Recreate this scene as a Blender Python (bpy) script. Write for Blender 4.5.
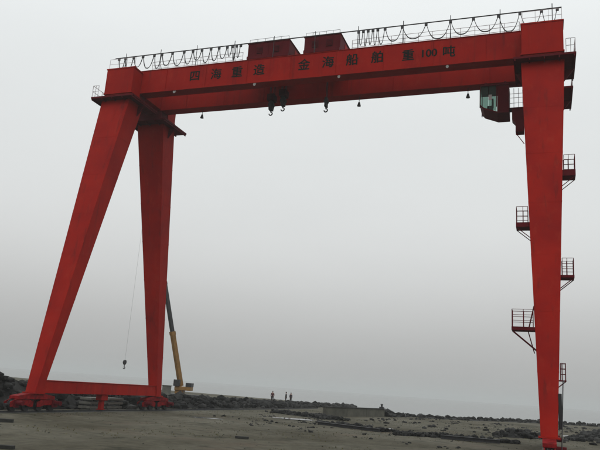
import bpy, bmesh, math, random
from mathutils import Vector, Matrix, noise
random.seed(7)
for o in list(bpy.data.objects): bpy.data.objects.remove(o)
SC = bpy.context.scene
COL = SC.collection

# ------------------------------------------------------------------ camera
CAM = Vector((-0.23, -50.172, 3.125))
yaw, pitch, roll = math.radians(20.385), math.radians(13.627), math.radians(-4.123)
F = Vector((-math.sin(yaw)*math.cos(pitch), math.cos(yaw)*math.cos(pitch), math.sin(pitch)))
R0 = Vector((math.cos(yaw), math.sin(yaw), 0)); U0 = R0.cross(F)
R = math.cos(roll)*R0 - math.sin(roll)*U0
U = math.sin(roll)*R0 + math.cos(roll)*U0
FPX = 671.4
cam = bpy.data.cameras.new('camera'); camo = bpy.data.objects.new('camera', cam); COL.objects.link(camo)
cam.sensor_width = 36.0; cam.lens = FPX/600*36.0; cam.clip_start = 0.1; cam.clip_end = 20000
camo.matrix_world = Matrix(((R.x, U.x, -F.x, CAM.x), (R.y, U.y, -F.y, CAM.y), (R.z, U.z, -F.z, CAM.z), (0, 0, 0, 1)))
SC.camera = camo

def ray(x, y): return (F*FPX + R*(x-300) - U*(y-225))
def onZ(x, y, z=0.0):
    v = ray(x, y); return CAM + v*((z-CAM.z)/v.z)
def atD(x, y, D):
    v = ray(x, y); return CAM + v*(D/v.dot(F))

# ------------------------------------------------------------------ overcast sky, soft sun, exposure
W = bpy.data.worlds.new('World'); SC.world = W; W.use_nodes = True
nt = W.node_tree; nt.nodes.clear()
out = nt.nodes.new('ShaderNodeOutputWorld'); bg = nt.nodes.new('ShaderNodeBackground')
tc = nt.nodes.new('ShaderNodeTexCoord'); sep = nt.nodes.new('ShaderNodeSeparateXYZ')
rmp = nt.nodes.new('ShaderNodeValToRGB'); rmp.color_ramp.interpolation = 'B_SPLINE'
mapn = nt.nodes.new('ShaderNodeMapping'); mapn.inputs['Scale'].default_value = (1.5, 1.5, 4)
nz = nt.nodes.new('ShaderNodeTexNoise'); nz.inputs['Scale'].default_value = 1.6; nz.inputs['Detail'].default_value = 4
mr = nt.nodes.new('ShaderNodeMapRange'); mr.inputs['To Min'].default_value = 0.95; mr.inputs['To Max'].default_value = 1.05
mul = nt.nodes.new('ShaderNodeMix'); mul.data_type = 'RGBA'; mul.blend_type = 'MULTIPLY'; mul.inputs['Factor'].default_value = 1
nt.links.new(tc.outputs['Generated'], sep.inputs[0]); nt.links.new(sep.outputs['Z'], rmp.inputs['Fac'])
nt.links.new(tc.outputs['Generated'], mapn.inputs['Vector']); nt.links.new(mapn.outputs[0], nz.inputs['Vector'])
nt.links.new(nz.outputs['Fac'], mr.inputs['Value'])
nt.links.new(rmp.outputs['Color'], mul.inputs['A']); nt.links.new(mr.outputs['Result'], mul.inputs['B'])
nt.links.new(mul.outputs['Result'], bg.inputs['Color']); nt.links.new(bg.outputs[0], out.inputs['Surface'])
bg.inputs['Strength'].default_value = 1.0
els = rmp.color_ramp.elements
def sky(v, k): return (v*(1.0-0.035*k), v*(1.005-0.003*k), v*(0.995+0.012*k), 1)   # neutral at the horizon, a little bluer above
els[0].position = 0.0; els[0].color = sky(0.405, 0)
els[1].position = 1.0; els[1].color = sky(1.0, 1)
for p_, v_, k_ in ((0.03, 0.435, 0), (0.06, 0.475, 0.1), (0.10, 0.55, 0.2), (0.15, 0.65, 0.4), (0.21, 0.735, 0.6), (0.28, 0.765, 0.8), (0.37, 0.79, 0.9), (0.45, 0.83, 1), (0.53, 0.92, 1)):
    e = els.new(p_); e.color = sky(v_, k_)

sun = bpy.data.lights.new('sun', 'SUN'); suno = bpy.data.objects.new('sun', sun); COL.objects.link(suno)
sun.energy = 0.6; sun.angle = math.radians(40); sun.color = (1, 0.97, 0.93)
sd = Vector((0.30, -0.60, 0.75)).normalized()
suno.rotation_euler = sd.to_track_quat('Z', 'Y').to_euler(); suno.location = (0, -40, 80)
SC.view_settings.view_transform = 'Standard'; SC.view_settings.look = 'None'
SC.view_settings.exposure = 0.0; SC.view_settings.gamma = 1.0; SC.view_settings.use_curve_mapping = False
SC.render.engine = 'CYCLES'
SC.cycles.max_bounces = 6; SC.cycles.volume_bounces = 1
SC.render.resolution_x = 1024; SC.render.resolution_y = 768

# ------------------------------------------------------------------ materials
def mat(name, col, rough=0.6, var=0.25, scale=1.0, stretch=(1, 1, 1), bump=0.0, bscale=8.0, metal=0.0, col2=None, spec=0.4, detail=5.0):
    m = bpy.data.materials.new(name); m.use_nodes = True
    n = m.node_tree; b = n.nodes['Principled BSDF']; L = n.links.new
    b.inputs['Roughness'].default_value = rough; b.inputs['Metallic'].default_value = metal
    b.inputs['Specular IOR Level'].default_value = spec
    t = n.nodes.new('ShaderNodeTexCoord'); g = n.nodes.new('ShaderNodeNewGeometry')
    mp = n.nodes.new('ShaderNodeMapping'); mp.inputs['Scale'].default_value = stretch
    L(g.outputs['Position'], mp.inputs['Vector'])
    z = n.nodes.new('ShaderNodeTexNoise'); z.inputs['Scale'].default_value = scale; z.inputs['Detail'].default_value = detail
    z.inputs['Roughness'].default_value = 0.62
    L(mp.outputs[0], z.inputs['Vector'])
    r = n.nodes.new('ShaderNodeValToRGB'); L(z.outputs['Fac'], r.inputs['Fac'])
    c2 = col2 if col2 else tuple(c*(1-var) for c in col)
    r.color_ramp.elements[0].position = 0.34; r.color_ramp.elements[0].color = (*c2, 1)
    r.color_ramp.elements[1].position = 0.66; r.color_ramp.elements[1].color = (*(col if col2 else tuple(min(1, c*(1+var*0.5)) for c in col)), 1)
    L(r.outputs['Color'], b.inputs['Base Color'])
    if bump:
        z2 = n.nodes.new('ShaderNodeTexNoise'); z2.inputs['Scale'].default_value = bscale; z2.inputs['Detail'].default_value = 6
        L(g.outputs['Position'], z2.inputs['Vector'])
        bp = n.nodes.new('ShaderNodeBump'); bp.inputs['Strength'].default_value = bump; bp.inputs['Distance'].default_value = 0.1
        L(z2.outputs['Fac'], bp.inputs['Height']); L(bp.outputs[0], b.inputs['Normal'])
    m['ramp'] = 1
    return m

M = {}
def red_mat():
    m = bpy.data.materials.new('red_paint'); m.use_nodes = True
    n = m.node_tree; b = n.nodes['Principled BSDF']; L = n.links.new
    b.inputs['Roughness'].default_value = 0.6; b.inputs['Specular IOR Level'].default_value = 0.07
    g = n.nodes.new('ShaderNodeNewGeometry')
    def nz(sc, det, st=(1, 1, 1), rough=0.6):
        mp = n.nodes.new('ShaderNodeMapping'); mp.inputs['Scale'].default_value = st; L(g.outputs['Position'], mp.inputs['Vector'])
        z = n.nodes.new('ShaderNodeTexNoise'); z.inputs['Scale'].default_value = sc; z.inputs['Detail'].default_value = det
        z.inputs['Roughness'].default_value = rough; L(mp.outputs[0], z.inputs['Vector']); return z.outputs['Fac']
    def ramp(f, p0, c0, p1, c1):
        r = n.nodes.new('ShaderNodeValToRGB'); L(f, r.inputs['Fac'])
        r.color_ramp.elements[0].position = p0; r.color_ramp.elements[0].color = (*c0, 1)
        r.color_ramp.elements[1].position = p1; r.color_ramp.elements[1].color = (*c1, 1); return r.outputs[0]
    def mix(a, c, fac):
        x = n.nodes.new('ShaderNodeMix'); x.data_type = 'RGBA'; L(a, x.inputs['A']); x.inputs['B'].default_value = (*c, 1); L(fac, x.inputs['Factor']); return x.outputs['Result']
    c = ramp(nz(0.35, 4), 0.35, (0.245, 0.006, 0.004), 0.66, (0.335, 0.010, 0.004))     # faded and fresh areas of paint
    c = mix(c, (0.34, 0.026, 0.012), ramp(nz(2.2, 6, (1, 1, 0.5)), 0.56, (0, 0, 0), 0.72, (0.55, 0.55, 0.55)))   # chalking
    c = mix(c, (0.085, 0.010, 0.008), ramp(nz(2.6, 6, (1, 1, 0.07), 0.65), 0.55, (0, 0, 0), 0.74, (0.65, 0.65, 0.65)))   # dirt and rust runs
    c = mix(c, (0.05, 0.014, 0.010), ramp(nz(5.0, 8, (1, 1, 0.6), 0.7), 0.66, (0, 0, 0), 0.73, (0.7, 0.7, 0.7)))       # chips
    L(c, b.inputs['Base Color'])
    bp = n.nodes.new('ShaderNodeBump'); bp.inputs['Strength'].default_value = 0.25; bp.inputs['Distance'].default_value = 0.12
    L(nz(0.9, 2), bp.inputs['Height']); L(bp.outputs[0], b.inputs['Normal'])
    return m
M['red'] = red_mat()
M['redhouse'] = mat('dark_red_paint', (0.10, 0.006, 0.010), 0.6, 0.2, 1.4, spec=0.06)
M['redbogie'] = mat('dirty_red_paint', (0.21, 0.006, 0.008), 0.65, 0.5, 3.5, spec=0.08)
M['casing'] = mat('greasy_red_casing', (0.045, 0.008, 0.010), 0.6, 0.4, 3, spec=0.1)
M['steel'] = mat('dark_steel', (0.045, 0.045, 0.048), 0.55, 0.3, 3, metal=0.3)
M['black'] = mat('black_rubber', (0.018, 0.018, 0.02), 0.7, 0.2, 3)
M['grey'] = mat('galvanised_steel', (0.50, 0.48, 0.49), 0.5, 0.2, 3, metal=0.2)
M['letter'] = mat('dark_lettering', (0.006, 0.010, 0.008), 0.7, 0.2, 3, spec=0.1)
M['lamp_sky'] = mat('lamp_housing_sky_spot', (0.50, 0.47, 0.46), 0.5, 0.1, 3)
M['yellow'] = mat('ochre_paint', (0.25, 0.13, 0.03), 0.5, 0.25, 1.5)
M['concrete'] = mat('concrete', (0.15, 0.15, 0.13), 0.9, 0.35, 1.2, bump=0.2, bscale=6)
M['dconcrete'] = mat('weathered_concrete', (0.085, 0.083, 0.065), 0.9, 0.35, 0.8, bump=0.2, bscale=6)
M['rock'] = mat('rubble_rock', (0.026, 0.026, 0.025), 0.95, 0.6, 0.9, bump=0.3, bscale=5, spec=0.1)
def vary(m, lo, hi):
    n = m.node_tree; b = n.nodes['Principled BSDF']; l = b.inputs['Base Color'].links[0]; src = l.from_socket
    g = n.nodes.new('ShaderNodeNewGeometry'); r = n.nodes.new('ShaderNodeMapRange'); r.inputs['To Min'].default_value = lo; r.inputs['To Max'].default_value = hi
    n.links.new(g.outputs['Random Per Island'], r.inputs['Value'])
    x = n.nodes.new('ShaderNodeMix'); x.data_type = 'RGBA'; x.blend_type = 'MULTIPLY'; x.inputs['Factor'].default_value = 1
    n.links.new(src, x.inputs['A']); n.links.new(r.outputs['Result'], x.inputs['B']); n.links.new(x.outputs['Result'], b.inputs['Base Color'])
vary(M['rock'], 0.35, 2.0)
M['weed'] = mat('dry_weeds', (0.11, 0.10, 0.045), 0.9, 0.5, 0.5, spec=0.1); vary(M['weed'], 0.5, 1.4)
M['stone'] = mat('loose_stone', (0.06, 0.06, 0.045), 0.9, 0.5, 0.9)
M['earth'] = mat('dark_earth', (0.030, 0.030, 0.027), 0.95, 0.4, 0.8, bump=0.3, bscale=4)
M['leaf'] = mat('dark_leaves', (0.022, 0.030, 0.018), 0.8, 0.4, 2.0)
M['bark'] = mat('bark', (0.06, 0.05, 0.045), 0.9, 0.3, 4)
M['puddle'] = mat('puddle_water', (0.06, 0.06, 0.055), 0.06, 0.2, 1.0, spec=0.5)
M['plate'] = mat('wet_steel_plate', (0.17, 0.17, 0.165), 0.25, 0.3, 1.5, spec=0.6)

def glass():
    m = bpy.data.materials.new('cabin_glass'); m.use_nodes = True
    b = m.node_tree.nodes['Principled BSDF']; b.inputs['Base Color'].default_value = (0.42, 0.55, 0.50, 1)
    b.inputs['Roughness'].default_value = 0.06; b.inputs['Transmission Weight'].default_value = 0.92; b.inputs['IOR'].default_value = 1.05
    return m
M['glass'] = glass()

def ground_mat():
    m = bpy.data.materials.new('packed_ground'); m.use_nodes = True
    n = m.node_tree; b = n.nodes['Principled BSDF']; L = n.links.new
    g = n.nodes.new('ShaderNodeNewGeometry')
    def nz(sc, det, rough=0.6):
        z = n.nodes.new('ShaderNodeTexNoise'); z.inputs['Scale'].default_value = sc; z.inputs['Detail'].default_value = det
        z.inputs['Roughness'].default_value = rough; L(g.outputs['Position'], z.inputs['Vector']); return z
    def ramp(z, p0, c0, p1, c1):
        r = n.nodes.new('ShaderNodeValToRGB'); L(z.outputs['Fac'], r.inputs['Fac'])
        r.color_ramp.elements[0].position = p0; r.color_ramp.elements[0].color = (*c0, 1)
        r.color_ramp.elements[1].position = p1; r.color_ramp.elements[1].color = (*c1, 1); return r
    def mix(a, c, fac):
        x = n.nodes.new('ShaderNodeMix'); x.data_type = 'RGBA'
        L(a, x.inputs['A']); 
        if isinstance(c, tuple): x.inputs['B'].default_value = (*c, 1)
        else: L(c, x.inputs['B'])
        L(fac, x.inputs['Factor']); return x.outputs['Result']
    base = ramp(nz(0.09, 6), 0.35, (0.064, 0.057, 0.036), 0.65, (0.148, 0.139, 0.106))
    fine = ramp(nz(1.3, 8, 0.7), 0.35, (0.62, 0.62, 0.62), 0.7, (1.12, 1.12, 1.12))
    mu = n.nodes.new('ShaderNodeMix'); mu.data_type = 'RGBA'; mu.blend_type = 'MULTIPLY'; mu.inputs['Factor'].default_value = 1
    L(base.outputs[0], mu.inputs['A']); L(fine.outputs[0], mu.inputs['B'])
    brown = ramp(nz(0.17, 5), 0.55, (0, 0, 0), 0.72, (0.75, 0.75, 0.75))
    c = mix(mu.outputs['Result'], (0.105, 0.078, 0.055), brown.outputs[0])
    pale = ramp(nz(0.23, 7, 0.7), 0.60, (0, 0, 0), 0.72, (0.6, 0.6, 0.6))
    c = mix(c, (0.18, 0.175, 0.145), pale.outputs[0])
    dark = ramp(nz(0.31, 7, 0.7), 0.34, (0.85, 0.85, 0.85), 0.45, (0, 0, 0))
    c = mix(c, (0.028, 0.028, 0.018), dark.outputs[0])
    L(c, b.inputs['Base Color'])
    rr = ramp(nz(0.12, 4), 0.4, (0.95, 0.95, 0.95), 0.75, (0.75, 0.75, 0.75)); L(rr.outputs[0], b.inputs['Roughness'])
    b.inputs['Specular IOR Level'].default_value = 0.1
    bp = n.nodes.new('ShaderNodeBump'); bp.inputs['Strength'].default_value = 0.5; bp.inputs['Distance'].default_value = 0.15
    L(nz(2.2, 9, 0.7).outputs['Fac'], bp.inputs['Height']); L(bp.outputs[0], b.inputs['Normal'])
    return m
M['ground'] = ground_mat()

def sea_mat():
    m = bpy.data.materials.new('grey_sea'); m.use_nodes = True
    n = m.node_tree; b = n.nodes['Principled BSDF']; L = n.links.new
    b.inputs['Base Color'].default_value = (0.17, 0.178, 0.174, 1); b.inputs['Roughness'].default_value = 0.22; b.inputs['IOR'].default_value = 1.33
    g = n.nodes.new('ShaderNodeNewGeometry'); z = n.nodes.new('ShaderNodeTexNoise'); z.inputs['Scale'].default_value = 0.5; z.inputs['Detail'].default_value = 5
    L(g.outputs['Position'], z.inputs['Vector'])
    bp = n.nodes.new('ShaderNodeBump'); bp.inputs['Strength'].default_value = 0.5; bp.inputs['Distance'].default_value = 0.3
    L(z.outputs['Fac'], bp.inputs['Height']); L(bp.outputs[0], b.inputs['Normal'])
    return m
M['sea'] = sea_mat()

# ------------------------------------------------------------------ mesh helpers
class MB:
    def __init__(s): s.v = []; s.f = []
    def add(s, vs, fs):
        k = len(s.v); s.v += [tuple(v) for v in vs]; s.f += [tuple(i+k for i in f) for f in fs]; return s
    def hexa(s, p):      # 4 bottom (ccw) + 4 top
        return s.add(p, [(3, 2, 1, 0), (4, 5, 6, 7), (0, 1, 5, 4), (1, 2, 6, 5), (2, 3, 7, 6), (3, 0, 4, 7)])
    def box(s, x0, x1, y0, y1, z0, z1):
        return s.hexa([(x0, y0, z0), (x1, y0, z0), (x1, y1, z0), (x0, y1, z0), (x0, y0, z1), (x1, y0, z1), (x1, y1, z1), (x0, y1, z1)])
    def tube(s, a, b, r, n=6, r2=None):
        a = Vector(a); b = Vector(b); d = (b-a)
        if d.length < 1e-6: return s
        q = d.to_track_quat('Z', 'Y'); r2 = r if r2 is None else r2; vs = []
        for c, rr in ((a, r), (b, r2)):
            for i in range(n):
                t = 2*math.pi*i/n; vs.append(c + q @ Vector((math.cos(t)*rr, math.sin(t)*rr, 0)))
        fs = [(i, (i+1) % n, n+(i+1) % n, n+i) for i in range(n)] + [tuple(range(n-1, -1, -1)), tuple(range(n, 2*n))]
        return s.add(vs, fs)
    def path(s, pts, r, n=5):
        for a, b in zip(pts, pts[1:]): s.tube(a, b, r, n)
        return s
    def prism(s, poly, axis, a, b):
        """poly of 2-D points extruded along axis 'x','y' or 'z' from a to b"""
        def P(u, v, w): return {'y': (u, w, v), 'x': (w, u, v), 'z': (u, v, w)}[axis]
        n = len(poly); vs = [P(u, v, a) for u, v in poly] + [P(u, v, b) for u, v in poly]
        fs = [(i, (i+1) % n, n+(i+1) % n, n+i) for i in range(n)] + [tuple(range(n-1, -1, -1)), tuple(range(n, 2*n))]
        return s.add(vs, fs)
    def mesh(s, name, m):
        me = bpy.data.meshes.new(name); me.from_pydata(s.v, [], s.f)
        bm = bmesh.new(); bm.from_mesh(me); bmesh.ops.recalc_face_normals(bm, faces=bm.faces); bm.to_mesh(me); bm.free()
        me.materials.append(m); return me
    def build(s, name, m, parent=None, loc=(0, 0, 0), bevel=0.0, smooth=False):
        me = s.mesh(name, m); o = place(name, me, parent, loc)
        if smooth: me.polygons.foreach_set('use_smooth', [True]*len(me.polygons))
        if bevel:
            md = o.modifiers.new('bevel', 'BEVEL'); md.width = bevel; md.segments = 2; md.limit_method = 'ANGLE'
        return o
def wloc(o):
    l = Vector(o.location); p = o.parent
    while p: l += p.location; p = p.parent
    return l
def place(name, me, parent=None, loc=(0, 0, 0), rot=None):
    """link a mesh whose vertices are relative to loc (world)"""
    o = bpy.data.objects.new(name, me); COL.objects.link(o)
    if parent:
        o.parent = parent; o.location = Vector(loc) - wloc(parent)
    else: o.location = loc
    if rot: o.rotation_euler = rot
    return o
def wbuild(mb, name, m, parent=None, loc=(0, 0, 0), bevel=0.0, smooth=False):
    """vertices given in world space, origin put at loc"""
    mb.v = [(x-loc[0], y-loc[1], z-loc[2]) for x, y, z in mb.v]
    return mb.build(name, m, parent, loc, bevel, smooth)
def thing(name, label, cat, loc=(0, 0, 0), group=None):
    o = bpy.data.objects.new(name, None); COL.objects.link(o); o.location = loc; o.empty_display_size = 0.5
    o['label'] = label; o['category'] = cat
    if group: o['group'] = group
    return o
def tag(o, label, cat, group=None):
    o['label'] = label; o['category'] = cat
    if group: o['group'] = group
    return o

# ------------------------------------------------------------------ ground, sea
shore = [(-900, 260), (-300, 165), (-120, 125), (-60, 112), (-42, 98), (-33, 88), (-27, 72), (-21, 63), (-15, 66), (-9, 77), (2, 92), (12, 104), (30, 118), (80, 140), (300, 190), (900, 300)]
gm = bmesh.new()
# fine grid sheet near the camera, ring to the far sides; edge follows the shore, then slopes into the sea
def shore_y(x):
    for (x0, y0), (x1, y1) in zip(shore, shore[1:]):
        if x0 <= x <= x1: return y0 + (y1-y0)*(x-x0)/(x1-x0)
    return 300
def gh(x, y):
    e = shore_y(x)-y
    f = max(0.0, min(1.0, e/25.0))
    flat = min(abs(x), abs(x+35.7))
    k = max(0.0, min(1.0, (flat-1.3)/3.0))
    h = 0.10*noise.noise((x*0.11, y*0.11, 0.3)) + 0.05*noise.noise((x*0.4, y*0.4, 1.7))
    return (h-0.06)*k*(0.3+0.7*f) - 0.004
xs = [-900, -600, -400, -250, -170, -120, -95, -80] + [-70+1.0*i for i in range(111)] + [50, 65, 90, 130, 200, 300, 500, 900]
vv = [0.0, 0.1, 0.2] + [0.3+0.7*i/95 for i in range(96)]
grid = []
for x in xs:
    e = shore_y(x) + 0.8*noise.noise((x*0.3, 0, 5)); y0 = -260
    colv = []
    for v in vv:
        y = y0 + (e-y0)*v
        colv.append(gm.verts.new((x, y, gh(x, y))))
    colv.append(gm.verts.new((x, e+1.5, -0.7))); colv.append(gm.verts.new((x, e+5, -2.4)))
    grid.append(colv)
for a, b in zip(grid, grid[1:]):
    for i in range(len(a)-1): gm.faces.new((a[i], b[i], b[i+1], a[i+1]))
bmesh.ops.recalc_face_normals(gm, faces=gm.faces)
me = bpy.data.meshes.new('ground'); gm.to_mesh(me); gm.free(); me.materials.append(M['ground'])
me.polygons.foreach_set('use_smooth', [True]*len(me.polygons))
g = bpy.data.objects.new('ground', me); COL.objects.link(g); g['kind'] = 'structure'
s = MB(); s.add([(-4600, -600, -1.6), (4600, -600, -1.6), (4600, 6000, -1.6), (-4600, 6000, -1.6)], [(0, 1, 2, 3)])
s.build('sea', M['sea'])['kind'] = 'structure'

# ------------------------------------------------------------------ gantry crane
L = 35.707; GT, GB = 2.825, 8.477; ZT, ZB = 26.85, 1.443
WT, WB, DT, DB = 1.45, 0.446, 1.049, 0.40
ZGB, ZGT = 28.02, 30.23; GY, GW = 1.923, 0.562
crane = thing('gantry_crane', 'tall red double girder gantry crane spanning the quay on tapered legs', 'crane', (-L/2, 0, 0))
def leg_sec(sx, sy, z):
    t = (z-ZB)/(27.108-ZB)
    return sx*L, sy*(GB+(GT-GB)*t), WB+(1.463-WB)*t, DB+(DT-DB)*t
for sx in (-1, 0):
    for sy in (-1, 1):
        # tapered, leaning box leg
        cx, cy, w0, d0 = leg_sec(sx, sy, ZB+0.02); cx, cy1, w1, d1 = leg_sec(sx, sy, ZT)
        b = MB(); z0, z1 = ZB+0.02, ZT
        b.hexa([(cx-w0, cy-d0, z0), (cx+w0, cy-d0, z0), (cx+w0, cy+d0, z0), (cx-w0, cy+d0, z0),
                (cx-w1, cy1-d1, z1), (cx+w1, cy1-d1, z1), (cx+w1, cy1+d1, z1), (cx-w1, cy1+d1, z1)])
        lg = wbuild(b, 'leg', M['red'], crane, (cx, cy, z0), bevel=0.012)
        # raised butt straps where the plate sections of the leg meet
        for z in (5.0, 8.6, 12.2, 15.8, 19.4, 23.0):
            b = MB(); x_, y_, w_, d_ = leg_sec(sx, sy, z); x2, y2, w2, d2 = leg_sec(sx, sy, z+0.10); k = 0.006
            b.hexa([(x_-w_-k, y_-d_-k, z), (x_+w_+k, y_-d_-k, z), (x_+w_+k, y_+d_+k, z), (x_-w_-k, y_+d_+k, z),
                    (x2-w2-k, y2-d2-k, z+.1), (x2+w2+k, y2-d2-k, z+.1), (x2+w2+k, y2+d2+k, z+.1), (x2-w2-k, y2+d2+k, z+.1)])
            wbuild(b, 'seam_band', M['red'], lg, (x_, y_, z))
        # foot plate and gussets onto the sill
        b = MB(); b.box(cx-w0-.12, cx+w0+.12, cy-d0-.18, cy+d0+.18, ZB-.06, ZB+.018)
        wbuild(b, 'foot_plate', M['red'], lg, (cx, cy, ZB))
        # head platform round the top of the leg
        b = MB(); y0, y1 = (-4.55, -0.5) if sy < 0 else (0.9, 5.0)
        x0p, x1p = cx-2.2, cx+2.2
        if sx == 0: x0p = cx-(1.95 if sy < 0 else 1.5)
        b.box(x0p, x1p, y0, y1, 26.87, 27.02)
        for i in range(5):
            xx = x0p+.1+(x1p-x0p-.2)*i/4; b.box(xx-.04, xx+.04, y0+.02, y1-.02, 26.72, 26.868)
        pf = wbuild(b, 'head_platform', M['redhouse'], crane, (cx, (y0+y1)/2, 26.87))
        b = MB(); ox = cx-2.15 if sx < 0 else cx+2.15
        for i in range(4):
            yy = y0+.05+(y1-y0-.1)*i/3; b.tube((ox, yy, 27.02), (ox, yy, 28.1), .025, 5)
        for h in (27.56, 28.1): b.tube((ox, y0+.05, h), (ox, y1-.05, h), .022, 5)
        ix = cx-1.55 if sx < 0 else cx+1.55; ye = y0+.05 if sy < 0 else y1-.05
        for xx in ((ox+ix)/2, ix): b.tube((xx, ye, 27.02), (xx, ye, 28.1), .022, 5)
        for h in (27.56, 28.1): b.tube((ox, ye, h), (ix, ye, h), .022, 5)
        wbuild(b, 'handrail', M['grey'], pf, (ox, (y0+y1)/2, 27.02))
        # brackets under the outer overhang
        for s_ in (-1, 1):
            b = MB(); xx = cx + s_*1.42; ov = (x1p-cx if s_ > 0 else cx-x0p)-1.5
            if ov < .3: continue
            b.prism([(xx, 26.70), (xx+s_*ov, 26.70), (xx, 25.75)], 'y', (y0+y1)/2-.05, (y0+y1)/2+.05)
            wbuild(b, 'bracket', M['redhouse'], pf, (xx, (y0+y1)/2, 26.3))
# sill beams
for sx in (-1, 0):
    cx = sx*L; w0 = 0.40
    b = MB(); b.box(cx-w0+.06, cx+w0-.06, -GB+.45, GB-.45, ZB+.03, ZB+.90)
    b.box(cx-w0, cx+w0, -GB+.45, GB-.45, ZB-.01, ZB+.028); b.box(cx-w0, cx+w0, -GB+.45, GB-.45, ZB+.902, ZB+.94)
    sl = wbuild(b, 'sill_beam', M['red'], crane, (cx, 0, ZB), bevel=0.01)
    # anchor post in the middle of the sill
    b = MB(); b.box(cx-.28, cx+.28, -.45, .45, .95, ZB-.015); b.box(cx-.16, cx+.16, -.2, .2, .22, .949); b.box(cx-.22, cx+.22, -.34, .34, .172, .219)
    wbuild(b, 'anchor_post', M['red'], sl, (cx, 0, .5), bevel=0.01)
# travelling bogies
def disc(b, c, r, w, n=18):
    b.tube((c[0]-w/2, c[1], c[2]), (c[0]+w/2, c[1], c[2]), r, n)
wheel_b = MB(); disc(wheel_b, (0, 0, 0), .36, .20, 20); disc(wheel_b, (-.11, 0, 0), .41, .05, 20); disc(wheel_b, (.11, 0, 0), .41, .05, 20); disc(wheel_b, (0, 0, 0), .12, .34, 12)
wheel_me = wheel_b.mesh('wheel', M['black'])
for sx in (-1, 0):
    for sy in (-1, 1):
        cx, cy = sx*L, sy*GB
        b = MB()   # main balance beam
        b.prism([(cy-2.0, .98), (cy+2.0, .98), (cy+2.0, 1.20), (cy+.8, 1.375), (cy-.8, 1.375), (cy-2.0, 1.20)], 'x', cx-.36, cx+.36)
        bg_ = wbuild(b, 'bogie', M['redbogie'], crane, (cx, cy, 1.1), bevel=0.015)
        for s_ in (-1, 1):
            yc = cy+s_*1.36
            b = MB()
            for q in (-1, 1):
                xo = cx+q*.27
                b.prism([(yc-1.12, .44), (yc-.80, .44), (yc-.36, .56), (yc+.36, .56), (yc+.80, .44), (yc+1.12, .44), (yc+1.18, .78), (yc+.7, .965), (yc-.7, .965), (yc-1.18, .78)], 'x', xo-.03, xo+.03)
            b.box(cx-.235, cx+.235, yc-.16, yc+.16, .55, .975)
            fr = wbuild(b, 'wheel_frame', M['redbogie'], bg_, (cx, yc, .6), bevel=0.01)
            for q in (-.66, .66):
                place('wheel', wheel_me, bg_, (cx, yc+q, .172+.36))
            b = MB(); b.tube((cx+.32, yc+s_*.66, .72), (cx+.95, yc+s_*.66, .72), .17, 10); b.box(cx+.301, cx+.44, yc+s_*.66-.2, yc+s_*.66+.2, .4, .9)
            wbuild(b, 'drive_motor', M['redhouse'], bg_, (cx+.5, yc, .6))
            b = MB(); b.tube((cx, yc+s_*1.12, .55), (cx, yc+s_*1.40, .55), .12, 10)
            wbuild(b, 'buffer', M['black'], bg_, (cx, yc+s_*1.2, .55))
# end beams (leg heads) and girders
for cx in (-L, 0.0):
    for y0, y1 in ((-3.873, -GY-GW-.002), (GY+GW+.002, 3.873)):
        b = MB(); b.box(cx-1.42, cx+1.42, y0+.03, y1, 27.62, 29.90)
        b.box(cx-1.48, cx+1.48, y0, y1, 27.50, 27.618); b.box(cx-1.48, cx+1.48, y0, y1, 29.902, 30.02)
        b.box(cx-1.30, cx+1.30, y0+.1, y1, 27.022, 27.498)
        wbuild(b, 'leg_head', M['red'], crane, (cx, (y0+y1)/2, 27.6), bevel=0.015)
    b = MB(); b.box(cx-1.25, cx+1.25, -GY+GW+.003, GY-GW-.003, 28.1, 29.8)
    wbuild(b, 'end_beam', M['red'], crane, (cx, 0, 28.1))
    for yc in (-GY, GY):
        b = MB(); b.box(cx-1.35, cx+1.35, yc-.5, yc+.5, 27.022, ZGB-.03)
        wbuild(b, 'girder_seat', M['redhouse'], crane, (cx, yc, 27.5))
for yc in (-GY, GY):
    b = MB(); b.box(-L-1.46, 1.46, yc-GW+.05, yc+GW-.05, ZGB+.032, ZGT-.042)
    gd = wbuild(b, 'girder', M['red'], crane, (-L/2, yc, ZGB))
    for z0, z1 in ((ZGB-.02, ZGB+.03), (ZGT-.04, ZGT)):
        b = MB(); b.box(-L-1.47, 1.47, yc-GW, yc+GW, z0, z1)
        wbuild(b, 'flange', M['red'], gd, (-L/2, yc, z0))
    b = MB(); b.box(-L-1.2, 1.2, yc-.05, yc+.05, ZGT+.002, ZGT+.13)
    wbuild(b, 'trolley_rail', M['steel'], gd, (-L/2, yc, ZGT))
    # stiffener ribs on the girder web
    rib = MB(); rib.box(-.01, .01, -.018, .018, 0, ZGT-ZGB-.08)
    rme = rib.mesh('stiffener', M['red'])
    yo = yc-GW+.05-.018 if yc < 0 else yc-GW+.05-.018
    for i in range(1, 9):
        place('stiffener', rme, gd, (-L+i*L/9, yo, ZGB+.035))
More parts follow.
